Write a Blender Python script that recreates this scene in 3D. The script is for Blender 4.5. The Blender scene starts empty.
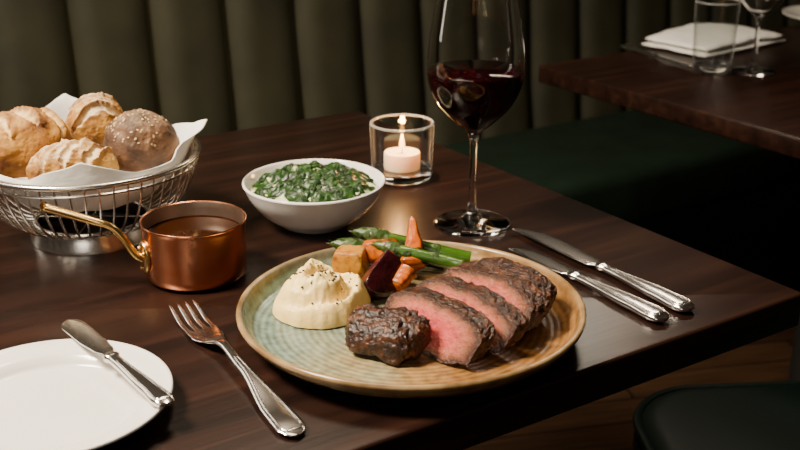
import bpy, bmesh, math, random
from mathutils import Vector, Matrix, noise
random.seed(7)
R = math.radians
T = 0.75                     # table top height
F = 1111.0
PITCH = R(20.6)
sp, cp = math.sin(PITCH), math.cos(PITCH)
C = bpy.context.scene.collection

def P(u, v, z=0.0):
    """point at height z above the table top"""
    yv = (225 - v) / F
    t = (0.40 - z) / (sp - yv * cp)
    return Vector((t * (u - 400) / F, t * (cp + yv * sp), T + z))

# ------------------------------------------------------------------ helpers
def thing(name, label, cat, loc=(0, 0, 0), rotz=0, group=None):
    o = bpy.data.objects.new(name, None); C.objects.link(o)
    o.empty_display_size = 0.02
    o.location = loc; o.rotation_euler = (0, 0, rotz)
    o['label'] = label; o['category'] = cat
    if group: o['group'] = group
    return o

def tag(o, label, cat, group=None, kind=None):
    o['label'] = label; o['category'] = cat
    if group: o['group'] = group
    if kind: o['kind'] = kind
    return o

def obj(name, vf, m, parent=None, smooth=True, loc=None, rotz=None, sharp=40, attr=None):
    verts, faces = vf[0], vf[1]
    me = bpy.data.meshes.new(name)
    me.from_pydata([tuple(v) for v in verts], [], faces)
    bm = bmesh.new(); bm.from_mesh(me)
    bmesh.ops.recalc_face_normals(bm, faces=bm.faces)
    bm.to_mesh(me); bm.free()
    if smooth:
        for p in me.polygons: p.use_smooth = True
        me.set_sharp_from_angle(angle=R(sharp))
    if attr is not None:
        a = me.attributes.new('rho', 'FLOAT', 'POINT')
        a.data.foreach_set('value', attr)
    me.materials.append(m)
    o = bpy.data.objects.new(name, me); C.objects.link(o)
    if parent: o.parent = parent
    if loc is not None: o.location = loc
    if rotz is not None: o.rotation_euler = (0, 0, rotz)
    return o

def cr(pts, n=6):
    pts = [Vector(p) if len(p) > 2 else Vector((p[0], p[1], 0)) for p in pts]
    out = []
    for i in range(len(pts) - 1):
        p0 = pts[max(i - 1, 0)]; p1 = pts[i]; p2 = pts[i + 1]; p3 = pts[min(i + 2, len(pts) - 1)]
        for k in range(n):
            t = k / n
            out.append(0.5 * ((2 * p1) + (p2 - p0) * t + (2 * p0 - 5 * p1 + 4 * p2 - p3) * t * t + (3 * p1 - p0 - 3 * p2 + p3) * t ** 3))
    out.append(pts[-1])
    return out

def cr2(pts, n=6):
    return [(max(p.x, 0.0), p.y) for p in cr([(a, b, 0) for a, b in pts], n)]

def lathe(prof, seg=72):
    verts, faces, rows = [], [], []
    for r, z in prof:
        if r < 1e-6:
            rows.append([len(verts)]); verts.append((0, 0, z))
        else:
            row = []
            for k in range(seg):
                a = 2 * math.pi * k / seg
                row.append(len(verts)); verts.append((r * math.cos(a), r * math.sin(a), z))
            rows.append(row)
    for a, b in zip(rows[:-1], rows[1:]):
        if len(a) == 1 and len(b) == 1: continue
        for k in range(seg):
            k2 = (k + 1) % seg
            if len(a) == 1: faces.append((a[0], b[k], b[k2]))
            elif len(b) == 1: faces.append((a[k], a[k2], b[0]))
            else: faces.append((a[k], a[k2], b[k2], b[k]))
    return verts, faces

def loft(rings, cap=True, closed=False):
    n = len(rings[0]); verts, faces = [], []
    for r in rings: verts += [tuple(p) for p in r]
    m = len(rings)
    for i in range(m if closed else m - 1):
        j = (i + 1) % m
        for k in range(n):
            k2 = (k + 1) % n
            faces.append((i * n + k, i * n + k2, j * n + k2, j * n + k))
    if cap and not closed:
        faces.append(tuple(range(n))); faces.append(tuple(range((m - 1) * n, m * n)))
    return verts, faces

def tube(path, rad, seg=8, closed=False, flat=1.0):
    path = [Vector(p) for p in path]; m = len(path)
    if not hasattr(rad, '__len__'): rad = [rad] * m
    rings, prev = [], None
    for i, p in enumerate(path):
        if closed: d = path[(i + 1) % m] - path[i - 1]
        else: d = path[min(i + 1, m - 1)] - path[max(i - 1, 0)]
        d.normalize()
        if prev is None:
            up = Vector((0, 0, 1)) if abs(d.z) < 0.95 else Vector((1, 0, 0))
            x = d.cross(up).normalized()
        else:
            x = (prev - d * prev.dot(d)).normalized()
        prev = x; y = x.cross(d)
        rings.append([p + rad[i] * (math.cos(2 * math.pi * k / seg) * x + flat * math.sin(2 * math.pi * k / seg) * y) for k in range(seg)])
    return loft(rings, True, closed)

def circle(r, z, n=96):
    return [(r * math.cos(2 * math.pi * k / n), r * math.sin(2 * math.pi * k / n), z) for k in range(n)]

def sgn(x, e):
    return math.copysign(abs(x) ** e, x)

def bar(stations, n=20, e=0.75):
    rings = []
    for x, yc, zc, w, t in stations:
        rings.append([(x, yc + w / 2 * sgn(math.cos(2 * math.pi * k / n), e), zc + t / 2 * sgn(math.sin(2 * math.pi * k / n), e)) for k in range(n)])
    return loft(rings)

def interp(keys, x):
    if x <= keys[0][0]: return keys[0][1]
    for (a, va), (b, vb) in zip(keys[:-1], keys[1:]):
        if x <= b:
            t = (x - a) / (b - a); t = t * t * (3 - 2 * t)
            return va + (vb - va) * t
    return keys[-1][1]

def outline(lx, ly, r, n=8):
    pts = []
    for cx, cy, a0 in ((lx / 2 - r, ly / 2 - r, 0), (-lx / 2 + r, ly / 2 - r, 90), (-lx / 2 + r, -ly / 2 + r, 180), (lx / 2 - r, -ly / 2 + r, 270)):
        for k in range(n + 1):
            a = R(a0 + 90 * k / n)
            pts.append((cx + r * math.cos(a), cy + r * math.sin(a)))
    return pts

def rslab(lx, ly, z0, z1, r, bev, n=8, nb=4):
    rings = []
    for k in range(nb + 1):
        a = R(90 * k / nb); ins = bev * (1 - math.sin(a))
        rings.append([(x, y, z0 + bev * (1 - math.cos(a))) for x, y in outline(lx - 2 * ins, ly - 2 * ins, max(r - ins, 1e-4), n)])
    for k in range(nb + 1):
        a = R(90 * k / nb); ins = bev * (1 - math.cos(a))
        rings.append([(x, y, z1 - bev * (1 - math.sin(a))) for x, y in outline(lx - 2 * ins, ly - 2 * ins, max(r - ins, 1e-4), n)])
    return loft(rings)

def blob(rx, ry, rz, amp=0.05, freq=1.5, sub=4, seed=0, flat=None, fn=None, e=1.0, planes=(), hard=0.85):
    bm = bmesh.new(); bmesh.ops.create_icosphere(bm, subdivisions=sub, radius=1)
    off = Vector((seed * 3.7, seed * 1.3, -seed * 2.1))
    for v in bm.verts:
        d = v.co.normalized()
        k = 1 + amp * noise.noise(d * freq + off) + amp * 0.4 * noise.noise(d * freq * 3 + off)
        q = Vector((sgn(d.x, e), sgn(d.y, e), sgn(d.z, e))) * k
        for pn, pd in planes:
            pn = Vector(pn).normalized(); ex = q.dot(pn) - pd
            if ex > -0.12: q = q - pn * max(0, (ex + 0.12) * 0.5 if ex < 0.12 else ex) * hard
        q = Vector((q.x * rx, q.y * ry, q.z * rz))
        if flat is not None and q.z < -flat * rz: q.z = -flat * rz + (q.z + flat * rz) * 0.12
        if fn: q = fn(q, d)
        v.co = q
    bm.verts.ensure_lookup_table()
    vs = [v.co.copy() for v in bm.verts]; fs = [tuple(v.index for v in f.verts) for f in bm.faces]
    bm.free()
    return vs, fs

def join(list_vf):
    V, Fs = [], []
    for v, f in list_vf:
        o = len(V); V += list(v); Fs += [tuple(i + o for i in q) for q in f]
    return V, Fs

def moved(vf, M):
    return [M @ Vector(v) for v in vf[0]], vf[1]

# ------------------------------------------------------------------ materials
def mat(name, col=(0.5, 0.5, 0.5), rough=0.5, metal=0.0, **kw):
    m = bpy.data.materials.new(name); m.use_nodes = True
    b = m.node_tree.nodes['Principled BSDF']
    b.inputs['Base Color'].default_value = (*col, 1)
    b.inputs['Roughness'].default_value = rough
    b.inputs['Metallic'].default_value = metal
    for k, v in kw.items():
        key = k.replace('_', ' ')
        if key in b.inputs: b.inputs[key].default_value = v
    return m

def N(m, t): return m.node_tree.nodes.new(t)
def L(m, a, b): m.node_tree.links.new(a, b)
def bs(m): return m.node_tree.nodes['Principled BSDF']

def ramp(m, stops):
    r = N(m, 'ShaderNodeValToRGB'); e = r.color_ramp.elements
    while len(e) < len(stops): e.new(0.5)
    for q, (p, c) in zip(e, stops):
        q.position = p; q.color = (*c, 1)
    return r

def noisy(name, stops, scale, rough=0.5, bump=0.0, bscale=None, stretch=(1, 1, 1), detail=5, dist=0.0, metal=0.0, bdist=0.002, edge=None, **kw):
    m = mat(name, rough=rough, metal=metal, **kw)
    tc = N(m, 'ShaderNodeTexCoord'); mp = N(m, 'ShaderNodeMapping'); mp.inputs['Scale'].default_value = stretch
    L(m, tc.outputs['Object'], mp.inputs['Vector'])
    n = N(m, 'ShaderNodeTexNoise'); n.inputs['Scale'].default_value = scale; n.inputs['Detail'].default_value = detail; n.inputs['Distortion'].default_value = dist
    L(m, mp.outputs[0], n.inputs['Vector'])
    r = ramp(m, stops); L(m, n.outputs['Fac'], r.inputs[0])
    col = r.outputs[0]
    if edge:   # browned edges where the surface is convex
        g = N(m, 'ShaderNodeNewGeometry')
        a = N(m, 'ShaderNodeMath'); a.operation = 'MULTIPLY_ADD'; L(m, n.outputs['Fac'], a.inputs[0]); a.inputs[1].default_value = 0.26; L(m, g.outputs['Pointiness'], a.inputs[2])
        er = ramp(m, [(0.615, (0, 0, 0)), (0.68, (0.9, 0.9, 0.9))]); L(m, a.outputs[0], er.inputs[0])
        mx = N(m, 'ShaderNodeMixRGB'); L(m, er.outputs[0], mx.inputs[0]); L(m, col, mx.inputs[1]); mx.inputs[2].default_value = (*edge, 1)
        col = mx.outputs[0]
    L(m, col, bs(m).inputs['Base Color'])
    if bump:
        n2 = N(m, 'ShaderNodeTexNoise'); n2.inputs['Scale'].default_value = bscale or scale * 3; n2.inputs['Detail'].default_value = 4
        L(m, mp.outputs[0], n2.inputs['Vector'])
        b = N(m, 'ShaderNodeBump'); b.inputs['Strength'].default_value = bump; b.inputs['Distance'].default_value = bdist
        L(m, n2.outputs['Fac'], b.inputs['Height']); L(m, b.outputs[0], bs(m).inputs['Normal'])
    return m

M = {}
M['wood'] = noisy('dark_wood', [(0.3, (0.0065, 0.0025, 0.0017)), (0.55, (0.0135, 0.0052, 0.0033)), (0.75, (0.025, 0.0098, 0.0058))], 6, rough=0.30, bump=0.06, bscale=20, stretch=(0.6, 9, 9), detail=8, dist=0.4, Specular_IOR_Level=0.32)
M['wood_dark'] = mat('pedestal_metal', (0.008, 0.007, 0.006), 0.5)
M['silver'] = noisy('polished_steel', [(0.3, (0.76, 0.72, 0.68)), (0.7, (0.86, 0.82, 0.78))], 30, rough=0.19, metal=1.0)
M['wire'] = mat('chrome_wire', (0.80, 0.76, 0.70), 0.25, 1.0)
M['porcelain'] = noisy('white_porcelain', [(0.3, (0.72, 0.69, 0.64)), (0.7, (0.76, 0.73, 0.68))], 8, rough=0.16)
M['glass'] = mat('clear_glass', (1, 1, 1), 0.0, 0.0, Transmission_Weight=1.0, IOR=1.46)
# thin-walled tumblers: clear sheet, reflective and slightly milky only at grazing angles
m = mat('thin_clear_glass'); M['thin'] = m
nt = m.node_tree; nt.nodes.remove(bs(m))
tr = N(m, 'ShaderNodeBsdfTransparent'); tr.inputs[0].default_value = (0.96, 0.97, 0.965, 1)
gl = N(m, 'ShaderNodeBsdfGlossy'); gl.inputs['Roughness'].default_value = 0.03; gl.inputs[0].default_value = (1, 1, 1, 1)
df = N(m, 'ShaderNodeBsdfDiffuse'); df.inputs[0].default_value = (0.55, 0.56, 0.55, 1)
lw = N(m, 'ShaderNodeLayerWeight'); lw.inputs['Blend'].default_value = 0.5
pw = N(m, 'ShaderNodeMath'); pw.operation = 'POWER'; L(m, lw.outputs['Facing'], pw.inputs[0]); pw.inputs[1].default_value = 3.2
ma = N(m, 'ShaderNodeMath'); ma.operation = 'MULTIPLY_ADD'; L(m, pw.outputs[0], ma.inputs[0]); ma.inputs[1].default_value = 0.70; ma.inputs[2].default_value = 0.05
p2 = N(m, 'ShaderNodeMath'); p2.operation = 'POWER'; L(m, lw.outputs['Facing'], p2.inputs[0]); p2.inputs[1].default_value = 5.0
p3 = N(m, 'ShaderNodeMath'); p3.operation = 'MULTIPLY'; L(m, p2.outputs[0], p3.inputs[0]); p3.inputs[1].default_value = 0.5
mi = N(m, 'ShaderNodeMixShader'); L(m, p3.outputs[0], mi.inputs[0]); L(m, gl.outputs[0], mi.inputs[1]); L(m, df.outputs[0], mi.inputs[2])
mxs = N(m, 'ShaderNodeMixShader'); L(m, ma.outputs[0], mxs.inputs[0]); L(m, tr.outputs[0], mxs.inputs[1]); L(m, mi.outputs[0], mxs.inputs[2])
L(m, mxs.outputs[0], [n for n in nt.nodes if n.type == 'OUTPUT_MATERIAL'][0].inputs['Surface'])
M['rimglass'] = mat('polished_glass_rim', (0.80, 0.80, 0.78), 0.08, 0.0, Transmission_Weight=0.75, IOR=1.46)
M['wine'] = mat('red_wine', (0.016, 0.0007, 0.0013), 0.05, 0.0, Transmission_Weight=0.25, IOR=1.34, Specular_IOR_Level=0.25)
M['wax'] = mat('candle_wax', (0.80, 0.66, 0.48), 0.45, Subsurface_Weight=0.3, Emission_Color=(1.0, 0.38, 0.09, 1), Emission_Strength=0.5)  # emission stands in for flame light glowing through the wax
M['wick'] = mat('burnt_wick', (0.02, 0.015, 0.01), 0.9)
M['flame'] = mat('candle_flame', (1, 0.7, 0.3), 0.5, Emission_Color=(1.0, 0.46, 0.10, 1), Emission_Strength=10.0)
M['linen'] = noisy('white_linen', [(0.3, (0.70, 0.68, 0.64)), (0.7, (0.76, 0.74, 0.70))], 40, rough=0.85, bump=0.4, bscale=90, bdist=0.002)
M['copper'] = noisy('polished_copper', [(0.3, (0.84, 0.31, 0.15)), (0.7, (0.95, 0.43, 0.24))], 5, rough=0.22, metal=1.0, stretch=(1, 1, 14), bump=0.02, bscale=90)
M['tin'] = noisy('worn_tin_lining', [(0.3, (0.30, 0.22, 0.17)), (0.7, (0.44, 0.34, 0.27))], 40, rough=0.4, metal=1.0)
M['brass'] = noisy('aged_brass', [(0.3, (0.58, 0.36, 0.12)), (0.7, (0.78, 0.52, 0.20))], 40, rough=0.25, metal=1.0)
M['gravy'] = noisy('brown_gravy', [(0.3, (0.013, 0.0036, 0.0011)), (0.7, (0.025, 0.0072, 0.0020))], 40, rough=0.10, Specular_IOR_Level=0.22)
M['velvet'] = noisy('olive_velvet', [(0.3, (0.0140, 0.0132, 0.0048)), (0.7, (0.028, 0.0262, 0.0100))], 9, rough=0.75, bump=0.12, bscale=60, Sheen_Weight=0.26, Sheen_Roughness=0.35)
bs(M['velvet']).inputs['Sheen Tint'].default_value = (0.60, 0.53, 0.26, 1)
M['seat_green'] = noisy('dark_green_leather', [(0.3, (0.0045, 0.011, 0.006)), (0.7, (0.007, 0.017, 0.010))], 14, rough=0.55, bump=0.1, bscale=150, Specular_IOR_Level=0.3)
M['chair_green'] = noisy('deep_green_leather', [(0.3, (0.0022, 0.0078, 0.0066)), (0.7, (0.0038, 0.0115, 0.0098))], 14, rough=0.45, bump=0.1, bscale=200, Specular_IOR_Level=0.3)
M['crust'] = noisy('seared_crust', [(0.34, (0.007, 0.0022, 0.0011)), (0.52, (0.030, 0.0088, 0.0030)), (0.68, (0.095, 0.030, 0.0085)), (0.84, (0.19, 0.074, 0.025))], 120, rough=0.28, bump=1.0, bscale=240, bdist=0.003, detail=9, Specular_IOR_Level=0.5)
M['mash'] = noisy('mashed_potato', [(0.3, (0.82, 0.57, 0.17)), (0.7, (0.88, 0.66, 0.25))], 60, rough=0.45, bump=0.45, bscale=120, bdist=0.0025)
M['pepper'] = mat('cracked_pepper', (0.012, 0.008, 0.005), 0.8)
M['carrot'] = noisy('roasted_carrot', [(0.34, (0.20, 0.026, 0.001)), (0.50, (0.55, 0.110, 0.001)), (0.75, (0.72, 0.185, 0.002))], 60, rough=0.22, bump=0.4, bscale=160, edge=(0.075, 0.016, 0.003))
M['potato'] = noisy('roasted_potato', [(0.36, (0.22, 0.062, 0.004)), (0.52, (0.58, 0.25, 0.015)), (0.75, (0.76, 0.41, 0.040))], 70, rough=0.28, bump=0.4, bscale=160, edge=(0.11, 0.034, 0.005))
M['beet'] = noisy('roasted_beetroot', [(0.3, (0.014, 0.002, 0.004)), (0.55, (0.055, 0.005, 0.010)), (0.78, (0.20, 0.025, 0.025))], 60, rough=0.22, bump=0.5, bscale=150, edge=(0.012, 0.004, 0.004))
M['asparagus'] = noisy('cooked_asparagus', [(0.3, (0.012, 0.036, 0.002)), (0.55, (0.036, 0.090, 0.005)), (0.8, (0.10, 0.185, 0.016))], 60, rough=0.24, bump=0.4, bscale=200, stretch=(0.3, 1, 1))
M['asptip'] = noisy('asparagus_scales', [(0.3, (0.012, 0.028, 0.005)), (0.7, (0.044, 0.080, 0.013))], 150, rough=0.32, bump=0.6, bscale=300)
M['cream'] = noisy('cream_sauce', [(0.36, (0.20, 0.28, 0.07)), (0.58, (0.66, 0.66, 0.40))], 70, rough=0.18, bump=0.4, bscale=120)
M['spinach'] = noisy('chopped_spinach', [(0.3, (0.003, 0.013, 0.001)), (0.55, (0.008, 0.034, 0.002)), (0.74, (0.026, 0.080, 0.007)), (0.92, (0.10, 0.17, 0.045))], 90, rough=0.36, bump=0.5, bscale=220, Specular_IOR_Level=0.4)
M['oats'] = mat('oat_flakes', (0.50, 0.35, 0.18), 0.8)
M['chairwood'] = mat('chair_leg_wood', (0.010, 0.006, 0.004), 0.45)
M['wallpaint'] = noisy('dark_wall_paint', [(0.3, (0.030, 0.027, 0.020)), (0.7, (0.036, 0.032, 0.024))], 4, rough=0.8)

def bread_mat(name, dark, mid, light, flour, famt, scale=42, fth=0.72):
    m = noisy(name, [(0.33, dark), (0.50, mid), (0.68, light)], scale, rough=0.7, bump=0.7, bscale=190, bdist=0.002, detail=8)
    base = bs(m).inputs['Base Color'].links[0].from_socket
    geo = N(m, 'ShaderNodeNewGeometry'); sep = N(m, 'ShaderNodeSeparateXYZ'); L(m, geo.outputs['Normal'], sep.inputs[0])
    tc = N(m, 'ShaderNodeTexCoord'); n = N(m, 'ShaderNodeTexNoise'); n.inputs['Scale'].default_value = 75; n.inputs['Detail'].default_value = 10; n.inputs['Roughness'].default_value = 0.78
    L(m, tc.outputs['Object'], n.inputs['Vector'])
    at = N(m, 'ShaderNodeAttribute'); at.attribute_name = 'rho'
    a = N(m, 'ShaderNodeMath'); a.operation = 'MULTIPLY_ADD'; L(m, sep.outputs['Z'], a.inputs[0]); a.inputs[1].default_value = 0.34; L(m, n.outputs['Fac'], a.inputs[2])
    r = ramp(m, [(fth, (0, 0, 0)), (fth + 0.24, (famt, famt, famt))]); L(m, a.outputs[0], r.inputs[0])
    add = N(m, 'ShaderNodeMath'); add.operation = 'MAXIMUM'; L(m, r.outputs[0], add.inputs[0]); L(m, at.outputs['Fac'], add.inputs[1])
    mx = N(m, 'ShaderNodeMixRGB'); L(m, add.outputs[0], mx.inputs[0]); L(m, base, mx.inputs[1]); mx.inputs[2].default_value = (*flour, 1)
    L(m, mx.outputs[0], bs(m).inputs['Base Color'])
    return m
M['bread_gold'] = bread_mat('golden_crust', (0.12, 0.038, 0.003), (0.30, 0.122, 0.012), (0.46, 0.225, 0.032), (0.74, 0.53, 0.22), 0.40, fth=0.78)
M['bread_flour'] = bread_mat('floured_crust', (0.17, 0.060, 0.006), (0.35, 0.155, 0.020), (0.50, 0.27, 0.05), (0.78, 0.64, 0.40), 0.85, fth=0.70)
M['bread_rye'] = bread_mat('rye_crust', (0.034, 0.013, 0.004), (0.092, 0.039, 0.014), (0.18, 0.086, 0.034), (0.40, 0.28, 0.16), 0.5)

# cut meat: rosy grained heart, grey brown rim
m = mat('medium_rare_meat', rough=0.25, Specular_IOR_Level=0.45); M['meat'] = m
at = N(m, 'ShaderNodeAttribute'); at.attribute_name = 'rho'
tc = N(m, 'ShaderNodeTexCoord'); mp = N(m, 'ShaderNodeMapping'); mp.inputs['Scale'].default_value = (1, 1, 1.8); mp.inputs['Rotation'].default_value = (0, R(30), 0); L(m, tc.outputs['Object'], mp.inputs[0])
n1 = N(m, 'ShaderNodeTexNoise'); n1.inputs['Scale'].default_value = 170; n1.inputs['Detail'].default_value = 8; n1.inputs['Roughness'].default_value = 0.7; L(m, mp.outputs[0], n1.inputs[0])
vo = N(m, 'ShaderNodeTexVoronoi'); vo.inputs['Scale'].default_value = 380; L(m, mp.outputs[0], vo.inputs['Vector'])
a = N(m, 'ShaderNodeMath'); a.operation = 'MULTIPLY_ADD'; L(m, n1.outputs['Fac'], a.inputs[0]); a.inputs[1].default_value = 0.34; L(m, at.outputs['Fac'], a.inputs[2])
r = ramp(m, [(0.2, (0.42, 0.028, 0.034)), (0.54, (0.48, 0.058, 0.052)), (0.76, (0.41, 0.105, 0.062)), (0.89, (0.20, 0.070, 0.029)), (0.98, (0.04, 0.013, 0.005))])
sc = N(m, 'ShaderNodeMath'); sc.operation = 'MULTIPLY'; L(m, a.outputs[0], sc.inputs[0]); sc.inputs[1].default_value = 0.89
L(m, sc.outputs[0], r.inputs[0])
fr = ramp(m, [(0.36, (0.56, 0.42, 0.42)), (0.62, (1.16, 1.16, 1.14))]); L(m, n1.outputs['Fac'], fr.inputs[0])
mul = N(m, 'ShaderNodeMixRGB'); mul.blend_type = 'MULTIPLY'; mul.inputs[0].default_value = 1; L(m, r.outputs[0], mul.inputs[1]); L(m, fr.outputs[0], mul.inputs[2])
L(m, mul.outputs[0], bs(m).inputs['Base Color'])
hh = N(m, 'ShaderNodeMath'); hh.operation = 'MULTIPLY_ADD'; L(m, vo.outputs['Distance'], hh.inputs[0]); hh.inputs[1].default_value = 0.4; L(m, n1.outputs['Fac'], hh.inputs[2])
b = N(m, 'ShaderNodeBump'); b.inputs['Strength'].default_value = 0.8; b.inputs['Distance'].default_value = 0.003; L(m, hh.outputs[0], b.inputs['Height']); L(m, b.outputs[0], bs(m).inputs['Normal'])

# stoneware plate glaze
m = mat('stoneware_glaze', rough=0.22, Specular_IOR_Level=0.4); M['stoneware'] = m
tc = N(m, 'ShaderNodeTexCoord'); sep = N(m, 'ShaderNodeSeparateXYZ'); L(m, tc.outputs['Object'], sep.inputs[0])
mp = N(m, 'ShaderNodeMapping'); mp.inputs['Scale'].default_value = (1, 1, 0); L(m, tc.outputs['Object'], mp.inputs[0])
ln = N(m, 'ShaderNodeVectorMath'); ln.operation = 'LENGTH'; L(m, mp.outputs[0], ln.inputs[0])
n1 = N(m, 'ShaderNodeTexNoise'); n1.inputs['Scale'].default_value = 14; n1.inputs['Detail'].default_value = 6; L(m, tc.outputs['Object'], n1.inputs[0])
n2 = N(m, 'ShaderNodeTexNoise'); n2.inputs['Scale'].default_value = 120; n2.inputs['Detail'].default_value = 4; L(m, tc.outputs['Object'], n2.inputs[0])
n3 = N(m, 'ShaderNodeTexNoise'); n3.inputs['Scale'].default_value = 34; n3.inputs['Detail'].default_value = 5; L(m, tc.outputs['Object'], n3.inputs[0])
def MA(op, a, b, c=None):
    k = N(m, 'ShaderNodeMath'); k.operation = op
    for i, s in enumerate((a, b, c)):
        if s is None: continue
        if isinstance(s, (int, float)): k.inputs[i].default_value = s
        else: L(m, s, k.inputs[i])
    return k.outputs[0]
ring = MA('SINE', MA('MULTIPLY_ADD', ln.outputs['Value'], 1100.0, MA('MULTIPLY', n1.outputs['Fac'], 5.0)), 0)
ringf = MA('MULTIPLY_ADD', ring, 0.11, MA('MULTIPLY', n2.outputs['Fac'], 0.95))
side = MA('MULTIPLY_ADD', sep.outputs['X'], 4.6, MA('MULTIPLY_ADD', sep.outputs['Y'], -1.6, MA('MULTIPLY_ADD', n1.outputs['Fac'], 1.1, 0.07)))
rr = ramp(m, [(0.18, (0.155, 0.220, 0.185)), (0.48, (0.28, 0.255, 0.145)), (0.68, (0.31, 0.19, 0.075)), (0.98, (0.235, 0.115, 0.036))]); L(m, side, rr.inputs[0])
r2 = ramp(m, [(0.25, (0.52, 0.47, 0.42)), (0.7, (1.12, 1.10, 1.06))]); L(m, ringf, r2.inputs[0])
mul = N(m, 'ShaderNodeMixRGB'); mul.blend_type = 'MULTIPLY'; mul.inputs[0].default_value = 1; L(m, rr.outputs[0], mul.inputs[1]); L(m, r2.outputs[0], mul.inputs[2])
rimf = ramp(m, [(0.1325 / 0.15, (0, 0, 0)), (0.1375 / 0.15, (1, 1, 1))]); L(m, MA('DIVIDE', ln.outputs['Value'], 0.15), rimf.inputs[0])
rimc = ramp(m, [(0.32, (0.105, 0.056, 0.020)), (0.66, (0.31, 0.20, 0.088))]); L(m, n3.outputs['Fac'], rimc.inputs[0])
mx = N(m, 'ShaderNodeMixRGB'); L(m, rimf.outputs[0], mx.inputs[0]); L(m, mul.outputs[0], mx.inputs[1]); L(m, rimc.outputs[0], mx.inputs[2])
L(m, mx.outputs[0], bs(m).inputs['Base Color'])
b = N(m, 'ShaderNodeBump'); b.inputs['Strength'].default_value = 0.10; b.inputs['Distance'].default_value = 0.001; L(m, ring, b.inputs['Height']); L(m, b.outputs[0], bs(m).inputs['Normal'])

# floor planks
m = mat('floor_planks', rough=0.5, Specular_IOR_Level=0.3); M['floor'] = m
tc = N(m, 'ShaderNodeTexCoord'); mp = N(m, 'ShaderNodeMapping'); mp.inputs['Rotation'].default_value = (0, 0, R(-12)); L(m, tc.outputs['Object'], mp.inputs[0])
br = N(m, 'ShaderNodeTexBrick'); br.inputs['Scale'].default_value = 1.0; br.inputs['Brick Width'].default_value = 0.9; br.inputs['Row Height'].default_value = 0.09; br.inputs['Mortar Size'].default_value = 0.003
br.inputs['Color1'].default_value = (0.034, 0.016, 0.0075, 1); br.inputs['Color2'].default_value = (0.055, 0.027, 0.0125, 1); br.inputs['Mortar'].default_value = (0.008, 0.004, 0.003, 1)
L(m, mp.outputs[0], br.inputs[0])
mp2 = N(m, 'ShaderNodeMapping'); mp2.inputs['Scale'].default_value = (2, 30, 1); L(m, mp.outputs[0], mp2.inputs[0])
n1 = N(m, 'ShaderNodeTexNoise'); n1.inputs['Scale'].default_value = 3; L(m, mp2.outputs[0], n1.inputs[0])
r = ramp(m, [(0.3, (0.6, 0.6, 0.6)), (0.7, (1.2, 1.2, 1.2))]); L(m, n1.outputs[0], r.inputs[0])
mul = N(m, 'ShaderNodeMixRGB'); mul.blend_type = 'MULTIPLY'; mul.inputs[0].default_value = 1; L(m, br.outputs[0], mul.inputs[1]); L(m, r.outputs[0], mul.inputs[2])
L(m, mul.outputs[0], bs(m).inputs['Base Color'])

# ------------------------------------------------------------------ setting
TH = R(33.5)
u1 = Vector((math.cos(TH), math.sin(TH), 0)); nn = Vector((-math.sin(TH), math.cos(TH), 0))
B = Vector((0.357, 0.894, 0))
def tab(s, n, z=0): return B + u1 * s + nn * n + Vector((0, 0, z))

fl = obj('floor', ([(-4, -2.5, 0), (5, -2.5, 0), (5, 6, 0), (-4, 6, 0)], [(0, 1, 2, 3)]), M['floor'], smooth=False); fl['kind'] = 'structure'
wv, wf = rslab(6.5, 0.1, 0, 2.7, 0.002, 0.001, 2, 1)
w = obj('wall_back', (wv, wf), M['wallpaint'], loc=tab(0.3, 1.357 + 0.33), rotz=TH); w['kind'] = 'structure'

# banquette
bq = thing('banquette', 'olive green channel tufted velvet banquette running along the back behind both tables', 'banquette', tab(0, 1.357), TH)
SZ = T - 0.28
for k in range(-6, 16):
    x0 = -0.2 + 0.1475 * k; wd = 0.1475
    rings = []
    for z, ins in [(SZ - 0.06, 0)] + [(SZ + 0.02 + i * 0.08, 0) for i in range(8)] + [(SZ + 0.64, 0.004), (SZ + 0.665, 0.018), (SZ + 0.675, 0.035)]:
        y0 = (z - SZ) * 0.10
        ring = [(x0 + wd - 0.0005, y0 + 0.12, z), (x0 + 0.0005, y0 + 0.12, z)]
        for i in range(33):
            t = i / 32
            bul = 0.030 * (1 - abs(2 * t - 1) ** 3.6) - 0.006
            wob = 0.004 * noise.noise(Vector((x0 * 9 + t * 2, z * 6, k)))
            ring.append((x0 + 0.0005 + t * (wd - 0.001), y0 - bul + ins - wob, z))
        rings.append(ring)
    obj('back_channel', loft(rings), M['velvet'], bq, sharp=60)
obj('seat', rslab(3.3, 0.375, SZ - 0.13, SZ, 0.03, 0.028, 5, 5), M['seat_green'], bq, loc=(0.45, -0.2105, 0))
obj('plinth', rslab(3.2, 0.42, 0.0, SZ - 0.132, 0.01, 0.004, 2, 2), M['wood_dark'], bq, loc=(0.45, -0.12, 0))

# tables
def table(label, center, lx, ly, th):
    t = thing('dining_table', label, 'table', center, TH, None)
    obj('tabletop', rslab(lx, ly, T - th, T, 0.006, 0.003, 4, 3), M['wood'], t)
    for sx in (-lx * 0.27, lx * 0.27) if lx > 1 else (0,):
        obj('pedestal_column', lathe([(0, 0.02), (0.036, 0.02), (0.036, T - th - 0.014), (0, T - th - 0.014)], 32), M['wood_dark'], t, loc=(sx, 0, 0))
        obj('pedestal_foot', lathe([(0, 0), (0.2, 0), (0.2, 0.008), (0.05, 0.022), (0, 0.022)], 48), M['wood_dark'], t, loc=(sx, 0, 0))
        obj('mounting_plate', rslab(0.3, 0.3, T - th - 0.0135, T - th - 0.0005, 0.01, 0.002, 3, 2), M['wood_dark'], t, loc=(sx, 0, 0))
    return t
table('dark wooden restaurant table in front carrying the steak plate and bread basket', tab(-0.65, 0.3785), 1.3, 0.757, 0.032)
D = Vector((0.228, 1.817, 0))
table('second dark wooden table behind at right, set with folded napkin and tumbler', D + u1 * 0.425 - nn * 0.30, 0.85, 0.60, 0.028)

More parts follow.
